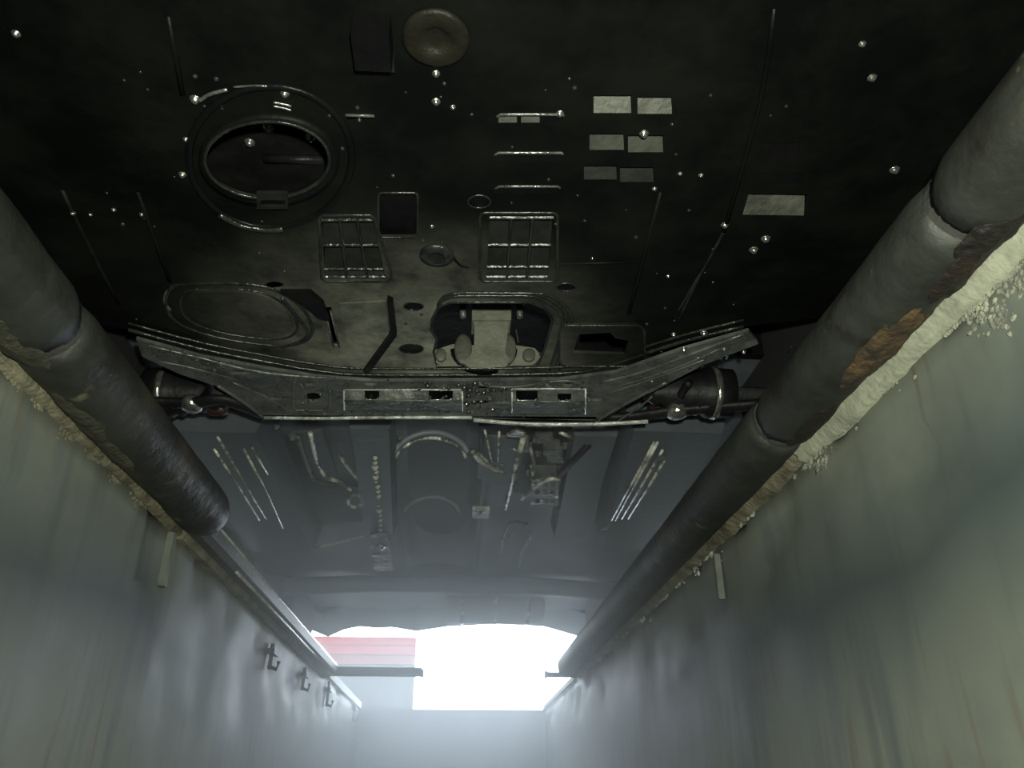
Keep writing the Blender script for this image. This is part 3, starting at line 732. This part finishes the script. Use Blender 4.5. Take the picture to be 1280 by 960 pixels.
# ---- front subframe
sub_out = [(170, 424), (250, 446), (330, 461), (400, 472), (470, 477), (700, 475), (770, 466), (850, 438), (936, 414), (948, 430), (880, 456), (830, 482), (745, 526), (590, 521), (330, 521), (275, 484), (225, 468), (178, 446)]
sub_holes = [ell(464, 476.8 + 3, 9, 2.4, 10), rrect(430, 488, 577, 512, 3, 2), rrect(640, 488, 731, 516, 3, 2), ell(603, 486, 9, 3, 12), ell(602, 504, 10, 4, 12),
             ell(388, 480, 8, 2.5, 10), ell(391, 497, 11, 6, 12), ell(710, 481, 8, 2.6, 12), ell(854, 444, 8, 2.5, 10), ell(345, 498, 9, 2.4, 10), ell(385, 515, 8, 2, 10), ell(582, 480, 5, 1.4, 8), ell(627, 480, 5, 1.4, 8), ell(745, 499, 9, 2.2, 10), ell(300, 466, 14, 2.6, 12), ell(260, 459, 10, 2.4, 12)]
sub = obj('subframe', *g_plate(Pxy(sub_out, ZM), [Pxy(h, ZM) for h in sub_holes], ZM, 0.006), 'subframe', car)
sub['label'] = 'wet grey steel front subframe crossmember with slots'
obj('upper_panel', *g_plate(Pxy([(330, 462), (400, 474), (470, 479), (700, 477), (760, 470), (742, 520), (590, 517), (335, 516)], ZM + 0.02), [], ZM + 0.022, 0.004), 'engine', sub)
ridge([(330, 522), (400, 523), (470, 522), (590, 522)], 0.0042, ZM - 0.002, 'lip', sub, name='rear_flange', sub=3)
ridge([(592, 525), (660, 530), (745, 530), (810, 527)], 0.0050, ZM - 0.004, 'lip', sub, name='rear_flange', sub=3)
obj('rear_web', *g_plate(Pxy([(330, 519), (745, 521), (745, 524), (330, 523)], ZM), [], ZM, 0.055), 'subframe', sub)
ridge(rrect(366, 472, 412, 513, 6), 0.0030, ZM, 'subframe', sub, True, 'emboss'); ridge([(376, 480), (386, 503)], 0.002, ZM, 'subframe', sub, name='emboss', sub=1)
def boss(x0, x1, y0, y1, y2, d, slots):
    '''pressed channel standing down from the crossmember: sloping front face with slots, flat bottom, end and back webs'''
    xs_ = sorted({x0, x1} | {t for q in slots for t in q[:2]})
    def at(x, y):
        if y <= y1:
            t = (y - y0) / (y1 - y0); return P(x, y, ZM - d * t)
        return P(x, y, ZM - d)
    bmv, bmf = [], []
    def quadf(a, b_, c_, e): k = len(bmv); bmv.extend([a, b_, c_, e]); bmf.append((k, k + 1, k + 2, k + 3))
    for i in range(len(xs_) - 1):
        xa, xb = xs_[i], xs_[i + 1]
        sl = [q for q in slots if q[0] <= xa and q[1] >= xb]
        if sl:
            ya, yb_ = sl[0][2], sl[0][3]
            quadf(at(xa, y0), at(xb, y0), at(xb, ya), at(xa, ya)); quadf(at(xa, yb_), at(xb, yb_), at(xb, y1), at(xa, y1))
        else: quadf(at(xa, y0), at(xb, y0), at(xb, y1), at(xa, y1))
        quadf(at(xa, y1), at(xb, y1), at(xb, y2), at(xa, y2))
        a_, c_ = at(xa, y2), at(xb, y2); quadf(a_, c_, Vector((c_.x, c_.y, ZM + 0.006)), Vector((a_.x, a_.y, ZM + 0.006)))
    for x in (x0, x1):
        p0, p1, p2 = at(x, y0), at(x, y1), at(x, y2); quadf(p0, p1, p2, Vector((p2.x, p2.y, ZM)))
    o = obj('channel', bmv, bmf, 'subframe', sub)
    for q in slots:
        obj('slot_edge', *g_tube([at(q[0] + 1, q[3] - 2), at(q[0] + 3, q[3] + 0.5), at(q[1] - 3, q[3] + 0.5), at(q[1] - 1, q[3] - 2)], 0.0014, 8), 'bolt', sub, True)
    obj('channel_edge', *g_tube([at(x0, y1), at((x0 + x1) / 2, y1), at(x1, y1)], 0.0016, 8), 'subframe', sub, True)
    obj('channel_edge', *g_tube([at(x0, y0), at((x0 + x1) / 2, y0), at(x1, y0)], 0.0018, 8), 'lip', sub, True)
    obj('channel_edge', *g_tube([at(x0, y0), at(x0, y1), at(x0, y2)], 0.0018, 8), 'lip', sub, True)
    obj('channel_edge', *g_tube([at(x1, y0), at(x1, y1), at(x1, y2)], 0.0018, 8), 'lip', sub, True)
boss(430, 578, 487, 501, 513, 0.016, [(456, 474, 488.5, 499), (536, 566, 488.5, 499.5)])
boss(640, 732, 486, 502, 517, 0.016, [(645, 672, 488.5, 500), (697, 714, 492, 501)])
ridge([(596, 481), (640, 484), (690, 477), (718, 477), (731, 484)], 0.0022, ZM, 'subframe', sub, name='emboss')
obj('weld_plate', *g_plate(Pxy(ell(628, 511, 28, 7, 20), ZM - 0.004), [Pxy(ell(622, 512, 8, 2.5, 12), ZM - 0.004)], ZM - 0.005, 0.005), 'subframe', sub)
for pts, r in (([(745, 526), (790, 500), (834, 478)], 0.0040), ([(770, 528), (800, 508), (815, 496)], 0.002), ([(330, 521), (300, 500), (272, 482)], 0.0036), ([(372, 520), (330, 495), (290, 478)], 0.0024),
               ([(186, 432), (260, 450), (330, 466), (420, 474)], 0.0036), ([(200, 452), (240, 460), (300, 476)], 0.002), ([(930, 418), (860, 444), (800, 466), (750, 478)], 0.0034), ([(900, 436), (840, 462), (770, 484)], 0.0022), ([(880, 450), (820, 472), (760, 492)], 0.002)):
    ridge(pts, r, ZM, 'subframe', sub, name='stiffener', sub=3)
for a, b_, s in ((405, 516, .9), (500, 502, .8), (517, 501, .7), (555, 483, 1.0), (600, 479, .8), (580, 505, 1.2), (590, 513, 1.1), (612, 497, 1.0), (640, 487, .9), (684, 481, .7), (736, 499, .8), (246, 449, .7), (276, 455, .7), (268, 462, .7), (855, 436, .9), (815, 476, .7), (880, 416, 1.0), (905, 436, .7), (930, 440, .7), (575, 492, 1.0), (621, 503, .9)):
    inst('bolt', bolt_me, P(a, b_, ZM), sub, s * 0.8)
for k in range(110):
    a, b_ = R3.uniform(350, 740), R3.uniform(474, 519)
    inst('water_drop', drop_me, P(a, b_, ZM + 0.0002), sub, R3.uniform(0.45, 1.1))
for k in range(60):
    a = R3.uniform(190, 360) if k % 2 else R3.uniform(760, 920)
    t = abs(a - (180 if k % 2 else 940)) / 180
    inst('water_drop', drop_me, P(a, 425 + 45 * t + R3.uniform(0, 18), ZM + 0.0002), sub, R3.uniform(0.4, 0.9))

for k in range(46):
    inst('water_drop', drop_me, P(R3.gauss(585, 34), R3.uniform(477, 520), ZM - 0.0005), sub, R3.uniform(0.9, 1.9))  # larger drops added here to give the bright highlights
# ---- suspension: control arm, drive shaft boot, ball joint on each side
def corner(side, boot_px, arm_px, joint_px):
    arm_ = obj('control_arm', *g_tube(smooth_path(Pl(arm_px, ZM + 0.012), 4), 0.016, 10, squash=0.6), 'boot', car, True)
    c = P(*joint_px, ZM + 0.01)
    obj('ball_joint', *g_lathe([(0.020, 0.012), (0.022, 0.0), (0.018, -0.010), (0.009, -0.013), (0.004, -0.014)], 14, c), 'bolt', arm_, True)
    b0 = P(*boot_px, 0.24)
    prof = [(0.018, -0.07)]
    for k in range(6): prof += [(0.022 + 0.004 * k, -0.06 + 0.02 * k), (0.030 + 0.004 * k, -0.05 + 0.02 * k)]
    prof += [(0.050, 0.065), (0.048, 0.10)]
    if side < 0: prof = [(r, -h) for r, h in prof][::-1]
    sh = obj('drive_shaft', *g_tube([(b0.x - side * 0.45, b0.y, 0.245), (b0.x + side * 0.2, b0.y, 0.24)], 0.013, 12), 'steel_dark', car, True)
    obj('shaft_boot', *g_lathe(prof, 20, b0, 'x'), 'boot', sh, True)
    obj('clamp', *g_lathe([(0.051, -0.006), (0.053, 0.0), (0.051, 0.006)], 20, b0 + Vector((side * 0.065, 0, 0)), 'x'), 'bolt', sh, True)
corner(-1, (250, 492), [(330, 518), (280, 500), (235, 504), (150, 500)], (240, 506))
corner(1, (850, 490), [(760, 524), (800, 520), (845, 514), (960, 505)], (846, 515))
obj('sway_bar_link', *g_tube(smooth_path(Pl([(255, 462), (262, 485), (250, 500)], 0.22), 4), 0.008, 8), 'boot', car, True)
obj('sway_bar_link', *g_tube(smooth_path(Pl([(862, 478), (852, 492), (848, 508)], 0.22), 4), 0.008, 8), 'boot', car, True)
obj('red_bush', *g_lathe([(0.012, -0.02), (0.016, -0.012), (0.016, 0.012), (0.012, 0.02)], 14, P(823, 514, 0.225), 'x'), 'red', car, True)
obj('red_bush', *g_lathe([(0.012, -0.02), (0.016, -0.012), (0.016, 0.012), (0.012, 0.02)], 14, P(272, 510, 0.225), 'x'), 'red', car, True)

# ---- floor pan with tunnel
YR = 4.15
txl, txr = P(487, 600, ZF).x, P(603, 600, ZF).x
y0f = 1.42
def floor_profile(x):
    t = (x - txl) / (txr - txl)
    if 0 < t < 1: return 0.13 * math.sin(math.pi * t) ** 0.45
    return 0.0
def ff(u, w):
    x = -0.78 + 1.52 * u; y = y0f + (YR - 0.2 - y0f) * w
    fade = max(0.0, min(1.0, (3.3 - y) / 0.5))
    return (x, y, ZF + floor_profile(x) * fade + 0.006 * mnoise.noise(Vector((x * 5, y * 4, 2))))
v, f = g_grid(ff, 90, 60)
fl = obj('floor_pan', v, f, 'floorpan', car, True)
fl.data.materials.append(M['tunnel'])
for p in fl.data.polygons:
    if txl < p.center.x + car.location.x < txr and p.center.y + car.location.y < 3.2: p.material_index = 1
fl['label'] = 'dark undersealed floor pan with raised centre tunnel'
# arched heat shield ribs across the tunnel
def arch(px0, px1, py, h, r, m, z=ZF):
    a, c = P(px0, py, z), P(px1, py, z)
    pts = [a.lerp(c, k / 16) + Vector((0, 0, h * math.sin(math.pi * k / 16) ** 0.6)) for k in range(17)]
    return obj('tunnel_rib', *g_tube(pts, r, 8), m, fl, True)
arch(492, 585, 566, 0.060, 0.008, 'tunnel'); arch(494, 583, 572, 0.058, 0.006, 'zinc'); arch(505, 575, 640, 0.05, 0.008, 'tunnel')
obj('bracket', *g_tube(smooth_path(Pl([(590, 563), (600, 576), (616, 586), (632, 590)], ZF - 0.03), 4), 0.007, 8), 'zinc', fl, True)
obj('bracket', *g_tube(smooth_path(Pl([(598, 566), (612, 578), (632, 581)], ZF - 0.03), 4), 0.004, 8), 'zinc', fl, True)
obj('clip', *g_box(*[t for p in zip(tuple(P(590, 644, ZF - .01)), tuple(P(612, 637, ZF - .02))) for t in sorted(p)]), 'zinc', fl)

# longitudinal rail left of the tunnel with a row of pale beads standing for glints
r0, r1 = P(462, 536, ZF - 0.05), P(474, 672, ZF - 0.05)
def beam(name, a, c, wid, hgt, m, parent=car):
    v = []
    for p in (a, c):
        v += [(p.x - wid, p.y, p.z), (p.x + wid, p.y, p.z), (p.x + wid * 1.25, p.y, p.z + hgt), (p.x - wid * 1.25, p.y, p.z + hgt)]
    return obj(name, v, [(0, 1, 2, 3), (4, 5, 6, 7), (0, 1, 5, 4), (1, 2, 6, 5), (2, 3, 7, 6), (3, 0, 4, 7)], m, parent)
rail = beam('floor_rail', r0, r1, 0.045, 0.06, 'floorpan')
obj('seam', *g_tube(smooth_path([P(468, 572, ZF - .052), P(470, 600, ZF - .052), P(473, 630, ZF - .052), P(476, 662, ZF - .052)], 6), 0.004, 8), 'floorpan', rail, True)
for k in range(16):
    t = k / 15
    if k != 9: inst('glint_bead', bead_me, P(468 + 8 * t + R3.uniform(-1, 1), 572 + 90 * t, ZF - 0.054), rail, R3.uniform(0.7, 1.5))
bk = obj('rail_bracket', *g_plate(Pxy([(462, 668), (484, 668), (491, 712), (468, 714)], ZF - 0.062), [], ZF - 0.064, 0.006), 'subframe', car)
for y_ in (684, 693, 703): obj('bracket_rib', *g_tube(Pl([(466, y_), (486, y_)], ZF - 0.065), 0.003, 6), 'subframe', bk, True)
c = P(476, 682, ZF - 0.066); obj('bolt', *g_lathe([(0.018, 0.002), (0.018, -0.004), (0.011, -0.006), (0.010, -0.014), (0.004, -0.016)], 10, c), 'bolt', bk, True)
rail2 = beam('floor_rail', P(745, 545, ZF - 0.05), P(712, 672, ZF - 0.05), 0.05, 0.05, 'floorpan')

# dark panels added either side of the tunnel for contrast behind the linkages
tr = obj('contrast_panel', *g_plate(Pxy([(598, 531), (765, 531), (742, 562), (700, 612), (650, 616), (612, 586)], ZF - 0.02), [], ZF - 0.022, 0.008), 'tray', car)
for p0, p1, r_ in (((676, 538), (662, 556), .005), ((662, 556), (668, 580), .004), ((700, 540), (716, 548), .005), ((726, 546), (718, 560), .004), ((606, 538), (616, 582), .003), ((624, 540), (622, 586), .003), ((700, 586), (734, 582), .005), ((704, 592), (730, 590), .004), ((640, 560), (652, 566), .004)):
    obj('glint_rod', *g_tube(Pl([p0, p1], ZF - 0.035), r_, 8), 'zinc', tr, True)  # small bright rods added as glints among the linkages
for a, b_, s_ in ((648, 556, 1.6), (672, 566, 1.5), (706, 556, 1.8), (660, 590, 1.4), (724, 552, 1.4), (686, 541, 1.8), (693, 583, 1.3)):
    inst('bolt', bolt_me, P(a, b_, ZF - 0.024), tr, s_)
tl_ = obj('contrast_panel', *g_plate(Pxy([(330, 545), (366, 545), (392, 604), (452, 608), (458, 650), (372, 655)], ZF - 0.012), [], ZF - 0.014, 0.006), 'tray', car)
obj('arm_plate', *g_plate(Pxy([(364, 541), (402, 538), (416, 575), (424, 601), (396, 604), (384, 586)], ZF - 0.03), [Pxy(ell(393, 566, 4, 7, 10), ZF - 0.03)], ZF - 0.032, 0.006), 'floorpan', car)
# left bracket arm with hooked end
ba = obj('cable_bracket', *g_tube(smooth_path(Pl([(372, 545), (380, 570), (392, 598), (412, 606), (424, 604)], ZF - 0.04), 4), 0.008, 8), 'subframe', car, True)
obj('cable', *g_tube(smooth_path(Pl([(388, 542), (392, 560), (397, 580), (408, 596), (425, 603), (438, 612)], ZF - 0.055), 5), 0.006, 8), 'zinc', ba, True)
obj('cable_clip', *g_tube([tuple(p) for p in Pl(ell(444, 626, 9, 8, 14), ZF - 0.05)], 0.006, 8, True), 'zinc', ba, True)
obj('cable', *g_tube(smooth_path(Pl([(425, 570), (434, 584), (450, 602)], ZF - 0.03), 4), 0.005, 8), 'zinc', ba, True)
obj('bracket_foot', *g_plate(Pxy([(340, 573), (362, 573), (356, 580), (343, 581)], ZF - 0.02), [], ZF - 0.022, 0.012), 'subframe', car)
# brake and fuel lines along both sills
def lines(paths, z, r, m='zinc'):
    for p in paths: obj('brake_line', *g_tube(Pl(p, z), r, 10), m, car, True)
sillL = beam('sill', P(262, 540, 0.262), P(352, 690, 0.262), 0.10, 0.09, 'floorpan')
sillR = beam('sill', P(848, 540, 0.262), P(790, 690, 0.262), 0.10, 0.09, 'floorpan')
lines([[(272, 546), (316, 622), (332, 648)], [(268, 562), (303, 616), (324, 650)], [(305, 562), (333, 614), (353, 660)], [(315, 560), (334, 592)]], 0.252, 0.0030)
lines([[(822, 553), (770, 650)], [(828, 563), (778, 648)], [(831, 575), (786, 648)], [(818, 553), (765, 650)]], 0.252, 0.0034)
obj('line_clip', *g_box(*[t for p in zip(tuple(P(822, 578, .25)), tuple(P(834, 570, .262))) for t in sorted(p)]), 'subframe', car)
obj('line_clip', *g_tube(smooth_path(Pl([(752, 662), (775, 655), (795, 656), (797, 668)], 0.27), 4), 0.006, 8), 'zinc', car, True)
# cross rod and rear beam
obj('parking_brake_cable', *g_tube(smooth_path(Pl([(382, 687), (420, 679), (470, 666)], ZF - 0.03), 3), 0.0045, 8), 'zinc', car, True)

# shift linkage and grid box right of the tunnel
lk = obj('linkage_rod', *g_tube(Pl([(655, 543), (643, 590), (632, 636)], ZF - 0.06), 0.0065, 10), 'zinc', car, True)
obj('rod_end', *g_plate(Pxy([(633, 546), (645, 538), (656, 541), (652, 548)], ZF - 0.07), [], ZF - 0.07, 0.008), 'zinc', lk)
obj('rod_end', *g_lathe([(0.014, -0.006), (0.018, 0), (0.014, 0.006)], 12, P(645, 608, ZF - 0.06), 'x'), 'subframe', lk, True)
bx_ = obj('canister', *g_plate(Pxy(rrect(664, 598, 698, 634, 3, 2), ZF - 0.06), [Pxy(quad(x, y, x + 6, y + 5), ZF - .06) for x in (669, 679, 688) for y in (604, 613, 624)], ZF - 0.06, 0.05), 'subframe', car)
obj('hose', *g_tube(smooth_path(Pl([(652, 624), (664, 612), (676, 604), (690, 598), (700, 601)], ZF - 0.07), 4), 0.006, 8), 'zinc', bx_, True)
obj('strut', *g_tube(Pl([(664, 582), (667, 598)], ZF - 0.06), 0.005, 8), 'zinc', bx_, True)
obj('strut', *g_tube(Pl([(735, 556), (700, 592)], ZF - 0.05), 0.010, 8), 'boot', bx_, True)
for a, b_, w_ in ((690, 565, 11), (694, 573, 10), (655, 560, 7), (680, 548, 12)):
    obj('valve_block', *g_plate(Pxy(rrect(a - w_, b_ - 4, a + w_, b_ + 4, 2, 2), ZF - 0.055), [], ZF - 0.06, 0.03), 'subframe', bx_)
obj('duct', *g_prism([(P(600, 545, ZF).x, ZF - 0.02), (P(655, 545, ZF).x, ZF - 0.04), (P(655, 545, ZF).x, ZF + 0.02), (P(600, 545, ZF).x, ZF + 0.02)], 'y', P(600, 533, ZF).y, P(600, 590, ZF).y), 'floorpan', car)
obj('pipe_bundle', *g_tube(smooth_path(Pl([(660, 655), (640, 652), (630, 668), (626, 690)], ZF - 0.02), 4), 0.005, 8), 'subframe', car, True)
obj('pipe_bundle', *g_tube(smooth_path(Pl([(650, 660), (664, 668), (652, 690), (648, 708)], ZF - 0.02), 4), 0.005, 8), 'subframe', car, True)
for a, b_, s in ((500, 546, 1.2), (555, 548, 1), (365, 545, 1.6), (300, 538, 1.5), (285, 537, 1.6), (330, 540, 1.2), (345, 533, 1.2), (790, 542, 1.6), (808, 545, 1.8), (800, 538, 1.2), (876, 550, 1.6), (862, 600, 1.2), (755, 662, 1.6), (638, 667, 1.3), (660, 665, 1.3), (600, 640, 1.0), (455, 625, 1.2)):
    inst('bolt', bolt_me, P(a, b_, ZF - 0.045), fl, s)

# ---- rear: axle beam, silencer box, bumper
obj('rear_axle_beam', *g_tube([(-0.70, 3.30, 0.30), (-0.3, 3.28, 0.315), (0.25, 3.28, 0.315), (0.66, 3.30, 0.30)], 0.035, 14), 'floorpan', car, True)
rs = obj('rear_silencer', *g_lathe([(0.05, -0.23), (0.085, -0.22), (0.095, -0.20), (0.095, 0.20), (0.085, 0.22), (0.05, 0.23)], 24, (0.17, 3.75, 0.345), 'x'), 'tunnel', car, True)
for x in (0.02, 0.17, 0.32): obj('silencer_band', *g_lathe([(0.096, -0.008), (0.099, 0), (0.096, 0.008)], 24, (x, 3.75, 0.345), 'x'), 'zinc', rs, True)
bp = [(410, 796), (430, 787), (450, 783), (470, 785), (490, 784), (520, 789), (560, 783), (620, 780), (680, 783), (722, 795)]
zb = 0.29
bot = [P(a, b_, zb) for a, b_ in bp]; ymean = YR
bot = [Vector((-0.86, YR - 0.12, zb + 0.03))] + [Vector((p.x, YR + 0.05 * math.cos((p.x + 0.03) * 1.6), PY(a, b_, YR).z)) for p, (a, b_) in zip(bot, bp)] + [Vector((0.80, YR - 0.12, zb + 0.03))]
bot = [bot[0]] + [Vector((PY(a, b_, YR).x, YR, PY(a, b_, YR).z)) for a, b_ in bp] + [bot[-1]]
v = []; f = []
for p in bot:
    v += [(p.x, p.y, p.z), (p.x, p.y - 0.25, p.z + 0.06), (p.x, p.y - 0.23, p.z + 0.10), (p.x, p.y + 0.06, 0.62), (p.x, p.y + 0.06, p.z + 0.05)]
for i in range(len(bot) - 1):
    for j in range(5): f.append((5 * i + j, 5 * i + (j + 1) % 5, 5 * i + 5 + (j + 1) % 5, 5 * i + 5 + j))
rb = obj('rear_bumper', v, f, 'floorpan', car)

# ---- body shell and wheels (above and beside the underside)
prof = [(-0.25, 0.24), (-0.33, 0.45), (-0.25, 0.68), (0.55, 0.86), (1.15, 1.32), (2.6, 1.40), (3.6, 1.15), (4.10, 0.95), (4.20, 0.50), (4.18, 0.42), (2.5, 0.44), (1.42, 0.46), (1.0, 0.60), (0.2, 0.60), (-0.15, 0.50)]
obj('body_shell', *g_prism(prof, 'x', -0.86, 0.80), 'body', car)
obj('bulkhead', *g_box(-0.8, 0.74, y0f - 0.02, y0f, ZF - 0.0, 0.62), 'engine', car)
for sx in (-1, 1):
    xx = -0.03 + sx * 0.80
    obj('body_side', *g_box(min(xx, xx + sx * 0.03), max(xx, xx + sx * 0.03), 1.62, 3.28, 0.24, 0.62), 'body', car)
    for yw in (1.28, 3.62):
        w_ = obj('wheel', *g_lathe([(0.20, -0.09), (0.285, -0.09), (0.30, -0.07), (0.30, 0.07), (0.285, 0.09), (0.20, 0.09)], 36, (-0.03 + sx * 0.735, yw, 0.30), 'x'), 'tyre', car, True)
        obj('rim', *g_lathe([(0.05, -0.06), (0.195, -0.085), (0.20, -0.08), (0.20, 0.08), (0.195, 0.085), (0.05, 0.06)], 30, (-0.03 + sx * 0.735, yw, 0.30), 'x'), 'rim', w_, True)

# ================================================================ volume added for the lens glow around the bright end
hm = bpy.data.materials.new('glow_volume'); hm.use_nodes = True
nt = hm.node_tree; nt.nodes.clear()
mo = nt.nodes.new('ShaderNodeOutputMaterial'); ads = nt.nodes.new('ShaderNodeAddShader')
for k, (den, g) in enumerate(((0.12, 0.70), (0.25, 0.15))):     # tight lobe for the bloom, plus a broad one for the veil
    vs = nt.nodes.new('ShaderNodeVolumeScatter')
    vs.inputs['Color'].default_value = (0.90, 0.95, 1.0, 1); vs.inputs['Density'].default_value = den; vs.inputs['Anisotropy'].default_value = g
    nt.links.new(vs.outputs[0], ads.inputs[k])
nt.links.new(ads.outputs[0], mo.inputs['Volume'])
hz = obj('glow_volume', *g_box(-1.2, 1.2, 1.5, 4.5, -1.6, 0.9), hm)
tag(hz, 'added volume for the lens glow around the bright opening', 'glow_volume', kind='stuff')
